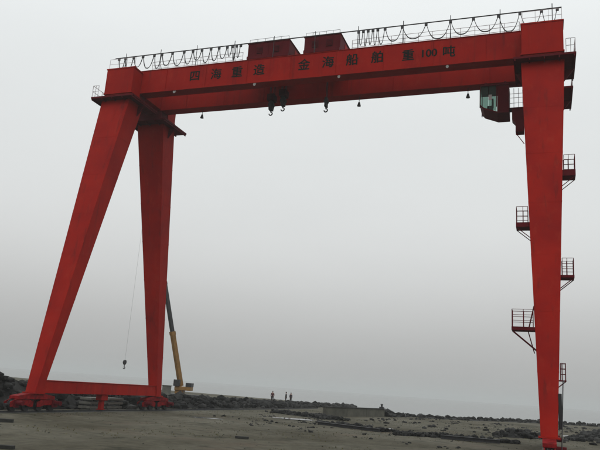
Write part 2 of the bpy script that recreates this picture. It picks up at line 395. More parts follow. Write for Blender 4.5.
# festoon rail with posts, cable loops and cable carriers on the near girder
FY, FZ = -2.33, 31.88
b = MB(); b.tube((-L-1.9, FY, FZ), (1.4, FY, FZ), .045, 6)
wbuild(b, 'festoon_rail', M['steel'], crane, (-L/2, FY, FZ))
pb = MB(); pb.tube((0, 0, 0), (0, 0, 2.05), .03, 6); pb.tube((0, 0, 1.0), (0, .55, 0.02), .018, 5); pb.box(-.08, .08, -.06, .12, 0, .015)
pme = pb.mesh('festoon_post', M['steel'])
PX = [0.74-3.72*i for i in range(11)]
for x in PX: place('festoon_post', pme, crane, (x, FY, ZGT+.002))
cb = MB(); cb.box(-.11, .11, -.05, .05, -.2, .04); cb.tube((-.07, -.06, .03), (-.07, .06, .03), .04, 8); cb.tube((.07, -.06, .03), (.07, .06, .03), .04, 8)
cme = cb.mesh('cable_carrier', M['steel'])
def loop(x0, x1, depth, r=.024):
    b = MB(); n = 12; zt = FZ-.25
    for off, k in ((0, 1.0), (.05, .93)):
        pts = []
        for i in range(n+1):
            u = i/n; s_ = 2*u-1
            pts.append((x0+.06+(x1-x0-.12)*u, FY+off-.02, zt-depth*k*(1-abs(s_)**2.6)))
        b.path(pts, r, 5)
    wbuild(b, 'festoon_cable', M['black'], crane, ((x0+x1)/2, FY, FZ))
sx_list = []
x = 1.1
right = [1.1, 0.0, -1.54, -3.1, -4.95, -6.7, -8.6, -10.5, -11.9, -12.5, -12.9, -13.3, -13.7, -14.1]
left = [-37.2, -36.5, -35.6, -34.6, -33.4, -32.6, -31.5, -30.3, -29.4, -28.5, -27.6, -26.8, -26.0, -25.5, -25.1, -24.7]
random.seed(3)
for lst in (right, left):
    lst = sorted(lst)
    for x in lst: place('cable_carrier', cme, crane, (x, FY, FZ-.05))
    for x0, x1 in zip(lst, lst[1:]):
        loop(x0, x1, random.uniform(1.05, 1.34) if lst[-1] > -5 else random.uniform(.8, 1.3))
# slim walkway handrail behind the festoon
for x0, x1, n in ((-L+2, -24.6, 11), (-14.7, -1.6, 12)):
    b = MB()
    for i in range(n+1):
        xx = x0+(x1-x0)*i/n; b.tube((xx, FY+.38, ZGT+.002), (xx, FY+.38, ZGT+1.06), .022, 4)
    for h in (.38, .72, 1.06): b.tube((x0, FY+.38, ZGT+h), (x1, FY+.38, ZGT+h), .020, 4)
    wbuild(b, 'walkway_handrail', M['grey'], crane, ((x0+x1)/2, FY+.38, ZGT))

# handrail on the right and left head blocks
for cx in (-L, 0.0):
    b = MB()
    for i in range(4): b.tube((cx-1.35+i*.9, -3.7, 30.02), (cx-1.35+i*.9, -3.7, 31.0), .018, 5)
    for h in (30.5, 31.0): b.tube((cx-1.35, -3.7, h), (cx+1.35, -3.7, h), .016, 5)
    wbuild(b, 'block_handrail', M['grey'], crane, (cx, -3.7, 30.02))
# floodlights under the near girder, pendants under the far girder
lb = MB(); lb.tube((0, 0, .02), (0, -.10, -.16), .05, 6); lb.tube((0, -.04, -.12), (0, -.22, -.20), .06, 10, .115); lb.box(-.05, .05, -.02, .06, -.06, .02); 
lme = lb.mesh('floodlight', M['lamp_sky'])
for x in (-30.7, -22.95, -15.5, -6.85): place('floodlight', lme, crane, (x, -GY-GW+.12, ZGB-.04))
pb = MB(); pb.tube((0, 0, 0), (0, 0, -.55), .025, 6); pb.tube((0, 0, -.5), (0, 0, -.85), .07, 10, .17)
pme2 = pb.mesh('pendant_lamp', M['steel'])
for x in (-30.2, -14.95, -5.75): place('pendant_lamp', pme2, crane, (x, GY, ZGB-.02))
# lettering on the near girder web
dg = None
def letter(ch, x, z, size):
    cu = bpy.data.curves.new('lettering', 'FONT'); cu.body = ch; cu.size = size; cu.extrude = 0.002
    cu.align_x = 'CENTER'; cu.align_y = 'CENTER'
    o = bpy.data.objects.new('tmp', cu); COL.objects.link(o)
    bpy.context.view_layer.update(); d = bpy.context.evaluated_depsgraph_get()
    me = bpy.data.meshes.new_from_object(o.evaluated_get(d)); bpy.data.objects.remove(o)
    if len(me.vertices):
        xs_ = [v.co.x for v in me.vertices]; ys_ = [v.co.y for v in me.vertices]
        mx, my = (min(xs_)+max(xs_))/2, (min(ys_)+max(ys_))/2
        for v in me.vertices: v.co.x -= mx; v.co.y -= my
    bm = bmesh.new(); bm.from_mesh(me); src = list(bm.verts)+list(bm.edges)+list(bm.faces)
    for k, (dx, dy) in enumerate(((-.022, 0), (.022, 0), (0, .018), (0, -.018))):
        r_ = bmesh.ops.duplicate(bm, geom=src)
        for v in r_['geom']:
            if isinstance(v, bmesh.types.BMVert): v.co += Vector((dx, dy, .0012*(k+1)))
    bm.to_mesh(me); bm.free()
    me.materials.clear(); me.materials.append(M['letter'])
    p = place('lettering', me, crane, (x, -GY-GW+.05-.007, z), (math.pi/2, 0, 0))
    return p
for ch, x in zip('四海重造', (-28.87, -26.77, -24.75, -22.69)): letter(ch, x, 29.22, 1.08)
for ch, x in zip('金海船舶', (-18.63, -16.54, -14.5, -12.43)): letter(ch, x, 29.28, 1.08)
letter('重', -9.93, 29.18, 1.02); letter('100', -8.25, 29.16, 0.90); letter('吨', -6.75, 29.14, 1.02)
# operator cabin under the far girder beside the right leg
b = MB()
b.prism([(-4.72, 25.95), (-4.45, 25.62), (-3.4, 25.20), (-2.5, 25.20), (-2.5, 25.32), (-3.4, 25.32), (-4.40, 25.72), (-4.66, 25.98)], 'y', .9, 2.9)
b.box(-4.75, -2.5, .86, 2.94, 27.55, 27.68); b.box(-3.38, -2.502, .9, 2.9, 25.322, 27.548)
for x_ in (-4.70, -3.44):
    for y_ in (.92, 2.84): b.box(x_-.035, x_+.035, y_-.02, y_+.06, 25.75, 27.549)
b.box(-4.4, -4.2, 1.2, 1.4, 27.681, ZGB-.021); b.box(-2.9, -2.7, 1.2, 1.4, 27.681, ZGB-.021); b.box(-4.4, -4.2, 2.3, 2.48, 27.681, ZGB-.021); b.box(-2.9, -2.7, 2.3, 2.48, 27.681, ZGB-.021)
cabn = wbuild(b, 'operator_cabin', M['redhouse'], crane, (-3.6, 1.9, 25.3), bevel=0.01)
def pane(p4, th, nm='window_pane'):
    b = MB(); n_ = (Vector(p4[1])-Vector(p4[0])).cross(Vector(p4[3])-Vector(p4[0])).normalized()*th
    b.hexa([Vector(q) for q in p4] + [Vector(q)+n_ for q in p4]); wbuild(b, nm, M['glass'], cabn, tuple(p4[0]))
pane([(-4.66, .95, 25.80), (-4.08, .95, 25.62), (-4.08, .95, 27.5), (-4.66, .95, 27.5)], .02)
pane([(-4.02, .95, 25.60), (-3.48, .95, 25.40), (-3.48, .95, 27.5), (-4.02, .95, 27.5)], .02)
pane([(-4.70, .99, 26.0), (-4.70, 2.8, 26.0), (-4.70, 2.8, 27.5), (-4.70, .99, 27.5)], .02)
pane([(-4.66, 2.86, 25.80), (-3.48, 2.86, 25.42), (-3.48, 2.86, 27.5), (-4.66, 2.86, 27.5)], .02)
b = MB(); b.box(-4.2, -3.75, 1.5, 1.95, 25.62, 26.1); b.box(-3.85, -3.72, 1.5, 1.95, 26.101, 26.7)
wbuild(b, 'operator_seat', M['black'], cabn, (-4, 1.7, 25.7))
b = MB(); b.box(-4.05, -3.8, .91, .945, 26.35, 26.8); wbuild(b, 'sky_spot', M['lamp_sky'], cabn, (-3.9, .92, 26.5))  # pale panel standing in for bright sky showing through the cabin window
# balcony between cabin and leg, switch box below it
b = MB(); b.box(-2.498, -1.42, .95, 1.70, 25.50, 25.58)
bal = wbuild(b, 'cabin_balcony', M['redhouse'], crane, (-2, 1.3, 25.5))
b = MB()
for i in range(4): b.tube((-2.46+i*.33, .97, 25.58), (-2.46+i*.33, .97, 27.2), .02, 5)
for h in (25.95, 26.4, 26.75): b.tube((-2.46, .97, h), (-1.45, .97, h), .018, 5)
wbuild(b, 'handrail', M['grey'], bal, (-2, .97, 25.6))
b = MB(); b.prism([(-2.28, 25.498), (-2.28, 24.6), (-2.02, 24.3), (-2.02, 23.55), (-1.39, 23.55), (-1.39, 25.498)], 'y', .98, 1.72)
wbuild(b, 'switch_box', M['redhouse'], bal, (-1.8, 1.3, 24.5), bevel=0.01)
b = MB(); b.tube((-2.0, 1.3, 23.55), (-1.40, 1.6, 22.75), .03, 6); wbuild(b, 'brace', M['red'], bal, (-1.8, 1.3, 23))
# access platforms on the right near leg
def leg_platform(side, xo, z, rail, slab=.10, dep=1.1, stairs=False):
    x_, y_, w_, d_ = leg_sec(0, -1, z); xi = side*(w_+.004); x0, x1 = sorted((xi, xo)); y0, y1 = y_-dep/2, y_+dep/2
    b = MB(); b.box(x0, x1, y0, y1, z, z+slab)
    pl = wbuild(b, 'leg_platform', M['redhouse'], crane, (xi, y_, z))
    b = MB(); zt = z+slab; xe = xo-side*.03
    def P(xx, yy): b.tube((xx, yy, zt), (xx, yy, zt+rail), .02, 5)
    xs_ = [xi+side*.1, (xi+xe)/2, xe]
    for yy in (y0+.03, y1-.03):
        for xx in xs_: P(xx, yy)
        for h in (.36, .68, 1.0): b.tube((xs_[0], yy, zt+rail*h), (xe, yy, zt+rail*h), .016, 5)
    P(xe, y_)
    for h in (.36, .68, 1.0): b.tube((xe, y0+.03, zt+rail*h), (xe, y1-.03, zt+rail*h), .016, 5)
    wbuild(b, 'handrail', M['redhouse'], pl, (xi, y_, zt))
    b = MB(); drop = .85*abs(xo-xi)
    xb, yb, wb, db = leg_sec(0, -1, z-drop)
    for yy in (y0+.1, y1-.1):
        b = MB(); b.tube((xe, yy, z), (side*(wb-.01), yy, z-drop), .028, 5)
        wbuild(b, 'brace', M['redhouse'], pl, (xi, yy, z-.4))
    if stairs:
        b = MB()
        for yy in (y_-.25, y_+.25):
            b.tube((xi+side*.35, yy, z+slab), (xi+side*.05, yy, z+1.5), .03, 5)
            b.tube((xi+side*.05, yy, z-1.3), (xi+side*.40, yy, z), .03, 5)
        for k in range(5):
            for (xa, za, xb_, zb_) in ((.35, z+slab, .05, z+1.5), (.05, z-1.3, .40, z)):
                u = (k+.5)/5; b.tube((xi+side*(xa+(xb_-xa)*u), y_-.25, za+(zb_-za)*u), (xi+side*(xa+(xb_-xa)*u), y_+.25, za+(zb_-za)*u), .018, 5)
        wbuild(b, 'ladder', M['redhouse'], pl, (xi, y_, z))
    return pl
leg_platform(1, 1.90, 17.75, 1.05, .40)
leg_platform(-1, -1.78, 14.15, 1.05, .30)
leg_platform(1, 1.60, 10.76, 1.05, .16)
leg_platform(-1, -2.02, 7.42, 1.05, .20, stairs=True)
pl5 = leg_platform(1, 0.98, 4.55, 0.95, .06, dep=.7)
b = MB(); x_, y_, w_, d_ = leg_sec(0, -1, 2.9); b.box(w_+.01, w_+.20, y_-.35, y_+.35, 1.9, 3.85)
wbuild(b, 'control_box', M['black'], crane, (w_, y_, 1.9), bevel=0.015)
b = MB()
for yy in (-8.9, -8.5): b.tube((.62, yy, .18), (.80, yy+.75, 4.6), .025, 5)
for k in range(15):
    u = (k+.5)/15; b.tube((.62+.18*u, -8.9+.75*u, .18+4.42*u), (.62+.18*u, -8.5+.75*u, .18+4.42*u), .015, 5)
wbuild(b, 'ladder', M['steel'], crane, (.62, -8.7, .18))

# ------------------------------------------------------------------ hoist trolleys on the girders
def trolley(x0, x1, zt, label, hooks):
    t = thing('hoist_trolley', label, 'hoist', ((x0+x1)/2, 0, ZGT+.13), 'hoist trolleys on top of the red gantry crane')
    b = MB()
    for yy in (-GY, GY): b.box(x0, x1, yy-.18, yy+.18, ZGT+.26, ZGT+.52)
    for xx in (x0+.25, x1-.45): b.box(xx, xx+.2, -GY+.181, GY-.181, ZGT+.26, ZGT+.50)
    wbuild(b, 'trolley_frame', M['redhouse'], t, ((x0+x1)/2, 0, ZGT+.3))
    wb_ = MB(); wb_.tube((0, -.07, 0), (0, .07, 0), .2, 14); wm = wb_.mesh('wheel', M['steel'])
    for xx in (x0+.5, x1-.5):
        for yy in (-GY, GY): place('wheel', wm, t, (xx, yy, ZGT+.33))
    b = MB(); z0 = ZGT+.522
    b.box(x0, x1, -1.95, 1.95, z0, zt-.06)
    h = wbuild(b, 'machine_house', M['redhouse'], t, ((x0+x1)/2, 0, z0), bevel=0.02)
    b = MB(); b.box(x0-.06, x1+.06, -2.0, 2.0, zt-.058, zt)
    wbuild(b, 'roof', M['redhouse'], h, ((x0+x1)/2, 0, zt))
    nrib = max(4, int((x1-x0)/.62)); rb = MB(); rb.box(-.035, .035, -.02, 0, 0, zt-.062-z0)
    rm = rb.mesh('wall_rib', M['redhouse'])
    for i in range(nrib+1): place('wall_rib', rm, h, (x0+.06+(x1-x0-.12)*i/nrib, -1.952, z0))
    for q in (.22, .62):
        xl = x0+(x1-x0)*q; lv = MB()
        lv.box(xl, xl+.55, -1.985, -1.956, z0+.25, z0+.85); fr_ = wbuild(lv, 'vent_panel', M['casing'], h, (xl, -1.97, z0+.3))
        sl_ = MB(); sl_.prism([(-2.02, 0), (-1.987, .05), (-1.987, .07), (-2.02, .02)], 'x', 0, .51); sm = sl_.mesh('louvre', M['redhouse'])
        for k in range(5): place('louvre', sm, fr_, (xl+.02, 0, z0+.28+k*.11))
    b = MB()
    for q in range(6): b.tube((x0+.1+(x1-x0-.2)*q/5, -1.9, zt), (x0+.1+(x1-x0-.2)*q/5, -1.9, zt+.38), .018, 5)
    b.tube((x0+.1, -1.9, zt+.38), (x1-.1, -1.9, zt+.38), .016, 5); wbuild(b, 'roof_rail', M['steel'], h, (x0, -1.9, zt))
    b = MB(); b.box(x0+.5, x0+1.0, -1.3, -.8, zt, zt+.28); b.box(x0+.45, x0+1.05, -1.35, -.75, zt+.282, zt+.33); wbuild(b, 'roof_vent', M['redhouse'], h, (x0+.7, -1, zt))
    b = MB(); b.box(x1+.002, x1+.03, -.6, .25, z0, zt-.3); wbuild(b, 'door', M['red'], h, (x1, 0, z0))
    for (hx, hz, big) in hooks:
        b = MB()
        for dx in ((-.18, .18) if big else (0,)):
            b.tube((hx+dx, -.12, hz+.6), (hx+dx, -.12, ZGT+.26), .03, 5); b.tube((hx+dx, .12, hz+.6), (hx+dx, .12, ZGT+.26), .03, 5)
        wbuild(b, 'hoist_rope', M['steel'], t, (hx, 0, hz+2))
        b = MB(); r_ = .26 if big else .18
        for dy in (-.14, 0, .14): b.tube((hx, dy-.05, hz+.95), (hx, dy+.05, hz+.95), r_, 16)
        b.box(hx-r_*.55, hx+r_*.55, -.22, .22, hz+.45, hz+1.3)
        hb = wbuild(b, 'hook_block', M['black'], t, (hx, 0, hz+.9))
        if big:
            b = MB(); b.box(hx-.32, hx+.32, -.4, .4, hz+1.302, hz+1.9); wbuild(b, 'block_casing', M['casing'], hb, (hx, 0, hz+1.5), bevel=.03)
        pts = []
        for i in range(11):
            a = math.radians(100-i*28); rr = .15
            pts.append((hx+rr*math.cos(a), 0, hz+.15+rr*math.sin(a)))
        b = MB(); b.tube((hx, 0, hz+.46), (hx, 0, hz+.30), .05, 6); b.path(pts, .05, 6)
        wbuild(b, 'hook', M['black'], hb, (hx, 0, hz+.2))
    return t
trolley(-24.15, -20.30, 32.05, 'dark red hoist trolley house on the girder, the left and longer one', [(-22.35, 26.02, True), (-21.25, 26.35, True)])
trolley(-18.93, -15.75, 32.07, 'dark red hoist trolley house on the girder, the right and shorter one', [(-17.3, 25.95, False)])

# ------------------------------------------------------------------ crane rails
for nm, cx, lab in (('crane_rail', -L, 'long steel crane rail on a concrete plinth under the paired left legs'), ('crane_rail', 0.0, 'long steel crane rail on a concrete plinth under the right leg')):
    y0, y1 = (-48, 60) if cx < -1 else (-45, 70)
    t = thing(nm, lab, 'rail', (cx, 0, 0))
    b = MB(); b.box(cx-.45, cx+.45, y0, y1, -.3, .028); wbuild(b, 'plinth', M['dconcrete'], t, (cx, 0, 0), bevel=.02)
    b = MB(); b.box(cx-.07, cx+.07, y0, y1, .03, .05); b.box(cx-.02, cx+.02, y0, y1, .051, .13); b.box(cx-.045, cx+.045, y0, y1, .131, .17)
    wbuild(b, 'rail', M['steel'], t, (cx, 0, .03))

# ------------------------------------------------------------------ rubble
def rock_into(b, c, r, seed):
    rnd = random.Random(seed); bm = bmesh.new(); bmesh.ops.create_icosphere(bm, subdivisions=1, radius=1)
    sx_, sy_, sz_ = rnd.uniform(.7, 1.3), rnd.uniform(.7, 1.3), rnd.uniform(.45, .85); a = rnd.uniform(0, 6.28)
    vs = []
    for v in bm.verts:
        k = 1+.28*noise.noise(v.co*1.7+Vector((seed*3.1, seed*1.3, 0)))+rnd.uniform(-.1, .1)
        x_, y_, z_ = v.co.x*sx_*k*r, v.co.y*sy_*k*r, v.co.z*sz_*k*r
        vs.append((c[0]+x_*math.cos(a)-y_*math.sin(a), c[1]+x_*math.sin(a)+y_*math.cos(a), c[2]+z_))
    fs = [tuple(v.index for v in f.verts) for f in bm.faces]; bm.free(); b.add(vs, fs)
def bank(name, label, pts, m_rock, nrocks, rsize, seed, lo=0.6):
    """ridge through pts (x, y, halfwidth, height): rocks heaped on an earth core"""
    rnd = random.Random(seed); t = MB(); n = len(pts)
    core = []; K = 6
    fine = []
    for (a, c) in zip(pts, pts[1:]):
        m_ = max(2, int(math.hypot(c[0]-a[0], c[1]-a[1])/.8))
        for i in range(m_): fine.append(tuple(a[k]+(c[k]-a[k])*i/m_ for k in range(4)))
    fine.append(pts[-1])
    for i, p in enumerate(fine):
        q = fine[min(i+1, len(fine)-1)]; o_ = fine[max(i-1, 0)]
        d = Vector((q[0]-o_[0], q[1]-o_[1])).normalized(); nr = Vector((-d.y, d.x))
        for k in range(K+1):
            u = -1+2*k/K
            hh = p[3]*(1-abs(u)**1.6)*(.85+.4*noise.noise((p[0]*.5+u, p[1]*.5, seed)))
            core.append((p[0]+nr.x*u*p[2], p[1]+nr.y*u*p[2], hh-.10))
    fs = [(i*(K+1)+k, (i+1)*(K+1)+k, (i+1)*(K+1)+k+1, i*(K+1)+k+1) for i in range(len(fine)-1) for k in range(K)]
    t.add(core, fs)
    for i in range(nrocks):
        p = rnd.choice(fine); u = rnd.uniform(-1.05, 1.05); j = fine.index(p); q = fine[min(j+1, len(fine)-1)]; o_ = fine[max(j-1, 0)]
        d = Vector((q[0]-o_[0], q[1]-o_[1])).normalized(); nr = Vector((-d.y, d.x))
        r_ = rsize*(.22+1.15*rnd.random()**2.2)
        hh = max(0, p[3]*(1-abs(u)**1.6))*.9
        rock_into(t, (p[0]+nr.x*u*p[2]+rnd.uniform(-.4, .4), p[1]+nr.y*u*p[2]+rnd.uniform(-.4, .4), hh+r_*.1), r_, i+seed*1000)
    o = t.build(name, m_rock); o['kind'] = 'stuff'; tag(o, label, 'rubble'); return o
bank('rubble_bank', 'long dark bank of rubble behind the left crane rail', [(-43, -26, 2.2, 2.3), (-42.2, -15, 2.4, 2.9), (-41.8, -9.0, 2.4, 2.9), (-41.4, -6.6, 2.2, 2.55), (-41.2, -3.5, 2, 2.1), (-41, 6, 2, 1.35), (-40.8, 16, 2, 1.45), (-40.5, 25, 2, 1.20), (-40.6, 38, 2.2, .95), (-41, 55, 2.4, .70), (-41, 72, 2.2, .5), (-38, 88, 2, .4)], M['rock'], 2000, .52, 3)
bank('shore_rocks', 'dark rocks lining the shore right of the concrete wall', [(-22.2, 51.5, .9, .9), (-21.6, 55, 1.2, .5), (-20.2, 60, 1.2, .3), (-17, 60.5, 1.6, .3), (-13, 66, 1.8, .32), (-8, 76, 2, .36), (2, 89, 2, .4), (12, 100, 2.2, .42), (26, 112, 2.4, .5), (60, 128, 3, .7)], M['rock'], 900, .38, 5)
bank('rubble_strip', 'low dark strip of broken stone in front of the concrete wall', [(-32, 31, 1.4, .18), (-29, 30, 1.6, .22), (-26, 29, 1.6, .22), (-22, 26, 1.2, .15)], M['rock'], 260, .28, 8)
bank('stone_heap', 'dark heap of stone just left of the right crane leg', [(-4.4, 21, .9, .2), (-3.2, 21, 1.2, .65), (-1.9, 21.5, 1.2, .7), (-.95, 22, .8, .35)], M['rock'], 160, .3, 9)
bank('debris_field', 'dark broken stone scattered right of the right crane leg', [(2.4, 24, .9, .15), (4.0, 32, 1.5, .25), (6.5, 45, 2, .3), (9, 60, 2.5, .4)], M['rock'], 260, .35, 12)
# small loose stones over the packed ground
t = MB(); rnd = random.Random(21)
for i in range(1100):
    x_ = rnd.uniform(-38, 9); y_ = rnd.uniform(-32, 62)
    if abs(x_+35.7) < .7 or abs(x_) < .7: continue
    if noise.noise((x_*.12, y_*.12, 9)) < -.05+rnd.uniform(-.25, .25): continue
    rock_into(t, (x_, y_, gh(x_, y_)+.01), rnd.uniform(.02, .075), i+50000)
o = t.build('loose_stones', M['stone']); o['kind'] = 'stuff'; tag(o, 'small loose stones scattered over the bare ground', 'stones')

# ------------------------------------------------------------------ concrete wall at the water's edge
A = atD(326, 404.3, 85); B = atD(385, 406, 97); A.z = B.z = 0
wl = thing('concrete_wall', 'low weathered concrete wall standing at the water edge', 'wall', tuple((A+B)/2))
d = (B-A); ln = d.length; d.normalize(); nrm = Vector((-d.y, d.x, 0)); npan = 6; ang = math.atan2(d.y, d.x)
pm = MB(); pl_ = ln/npan; pm.box(.02, pl_-.02, 0, .45, -.3, 1.02); pmesh = pm.mesh('wall_panel', M['dconcrete'])
for i in range(npan):
    o = place('wall_panel', pmesh, wl, tuple(A+d*(pl_*i)+nrm*(.015*(i % 2))), (0, 0, ang))
cm = MB(); cm.box(-.05, ln+.05, -.10, .56, 1.023, 1.13); place('coping', cm.mesh('coping', M['earth']), wl, tuple(A), (0, 0, ang))
cm = MB(); cm.box(-.3, .3, -.3, .3, 0, .2); cm.tube((0, 0, .2), (0, 0, .5), .14, 10); cm.tube((0, 0, .5), (0, 0, .62), .22, 10, .16)
bo = cm.build('mooring_bollard', M['steel'], None, tuple(A+d*(ln-.55)+nrm*.22+Vector((0, 0, 1.132)))); tag(bo, 'small dark mooring bollard on the right end of the concrete wall', 'bollard')

# ------------------------------------------------------------------ beams, plates and debris on the ground
def ibeam(p, q, h, w, name, label, m, group='steel beams lying on the ground'):
    p = Vector(p); q = Vector(q); dd = q-p; l_ = dd.length
    b = MB(); t_ = .03
    b.box(0, l_, -w/2, w/2, .0, t_); b.box(0, l_, -.02, .02, t_+.001, h-t_-.001); b.box(0, l_, -w/2, w/2, h-t_, h)
    o = b.build(name, m, None, (p.x, p.y, p.z)); o.rotation_euler = (0, 0, math.atan2(dd.y, dd.x)); return tag(o, label, 'beam', group)
def gpt(x, y, dz=0.0):
    v = onZ(x, y); v.z = gh(v.x, v.y)+dz; return v
ibeam(gpt(318, 423.5, .01), gpt(380, 431, .01), .26, .34, 'steel_beam', 'long dark steel beam on the ground nearest the concrete wall', M['steel'])
ibeam(gpt(441, 438.6, .02), gpt(500, 443.8, .02), .28, .36, 'steel_beam', 'long dark steel beam on the ground nearest the right leg', M['steel'])
def puddle(c, rx, ry, a, seed):
    b = MB(); n_ = 28; pts = []
    for i in range(n_):
        t_ = 2*math.pi*i/n_; k = 1+.45*noise.noise((math.cos(t_)*1.3, math.sin(t_)*1.3, seed))
        x_, y_ = math.cos(t_)*rx*k, math.sin(t_)*ry*k; pts.append((x_*math.cos(a)-y_*math.sin(a), x_*math.sin(a)+y_*math.cos(a), 0))
    zc = max(gh(c.x+p[0]*.9, c.y+p[1]*.9) for p in pts)
    b.add(pts, [tuple(range(n_))]); o = b.build('puddle', M['puddle'], None, (c.x, c.y, zc+.006)); o['kind'] = 'structure'; o['label'] = 'shallow puddle of grey rainwater on the bare ground'
ca = math.radians(20.4)
puddle(gpt(295, 418.7), 2.2, 1.6, ca, 1.0); puddle(gpt(418, 432.6), 1.2, .9, ca, 2.0); puddle(gpt(385, 428), .9, .9, ca, 3.0); puddle(gpt(566, 436), .5, 1.8, 0, 4.0); puddle(gpt(205, 417.5), 1.6, .7, ca, 5.0)
def gl(*px): return [(*gpt(x, y).xy, w, h_) for x, y, w, h_ in px]
bank('broken_kerb', 'broken line of dark stone lying across the open ground', gl((398, 434.5, .3, .10), (415, 435.8, .45, .26), (432, 437, .5, .3), (450, 438, .5, .28), (470, 440, .6, .3), (490, 441.5, .5, .2), (512, 443, .5, .15)), M['rock'], 260, .24, 15)
bank('broken_kerb', 'short broken line of dark stone before the concrete wall', gl((322, 422.5, .3, .08), (340, 424.8, .45, .2), (360, 427.6, .5, .22), (380, 430.5, .4, .15), (394, 431.5, .3, .08)), M['rock'], 170, .22, 16)
def scatter(name, label, quad, n_, rmax, seed, thr):
    t = MB(); rnd = random.Random(seed); k = 0; tries = 0
    while k < n_ and tries < 20000:
        tries += 1; u, v = rnd.random(), rnd.random()
        p = Vector(quad[0]).lerp(Vector(quad[1]), u).lerp(Vector(quad[3]).lerp(Vector(quad[2]), u), v)
        if abs(p.x) < .75 or noise.noise((p.x*.55, p.y*.28, seed)) < thr+rnd.uniform(-.12, .12): continue
        k += 1; r_ = .03+rmax*rnd.random()**4.0; rock_into(t, (p.x, p.y, gh(p.x, p.y)+r_*.15), r_, k+seed*7000)
    o = t.build(name, M['rock']); o['kind'] = 'stuff'; return tag(o, label, 'stones')
scatter('stone_scatter', 'dark stones scattered between the shore and the right leg', [(-22, 30, 0), (-1, 14, 0), (-.9, 60, 0), (-18, 56, 0)], 560, .26, 17, .14)
scatter('stone_scatter', 'small dark stones scattered over the middle of the ground', [(-30, 4, 0), (-6, -4, 0), (-4, 18, 0), (-30, 26, 0)], 420, .16, 18, .18)
scatter('stone_scatter', 'dark stones scattered at the right edge beyond the right leg', [(1, 18, 0), (9, 22, 0), (16, 80, 0), (2, 80, 0)], 420, .36, 19, .05)
def timber(p, l_, a, w, h, label):
    b = MB(); b.box(-l_/2, l_/2, -w/2, w/2, 0, h); o = b.build('timber_baulk', M['earth'], None, (p.x, p.y, p.z), bevel=.015); o.rotation_euler = (0, 0, a); tag(o, label, 'timber')
timber(gpt(1.5, 421.5), 1.3, .5, .3, .2, 'dark timber baulk on the ground before the left bogie')
timber(gpt(3, 447), .9, .3, .25, .14, 'dark timber baulk at the bottom left corner')
timber(gpt(242, 437), .8, .2, .3, .14, 'short brown timber block alone on the open ground')
# stacks of precast slabs behind the left rail
for si, (yc, nm) in enumerate(((1.8, 'left'), (4.4, 'right'))):
    for k in range(3):
        z0 = .05+k*.36
        b = MB(); b.box(-.6, .6, -1.15, 1.15, .08, .28)
        b.box(-.5, .5, -.9, -.78, 0, .079); b.box(-.5, .5, .78, .9, 0, .079)
        o = b.build('concrete_slab', M['concrete'], None, (-37.9+.04*k, yc, z0), bevel=.012)
        tag(o, f"{('bottom', 'middle', 'top')[k]} concrete slab of the {nm} stack beneath the sill beam", 'slab', 'concrete slabs stacked under the sill beam')

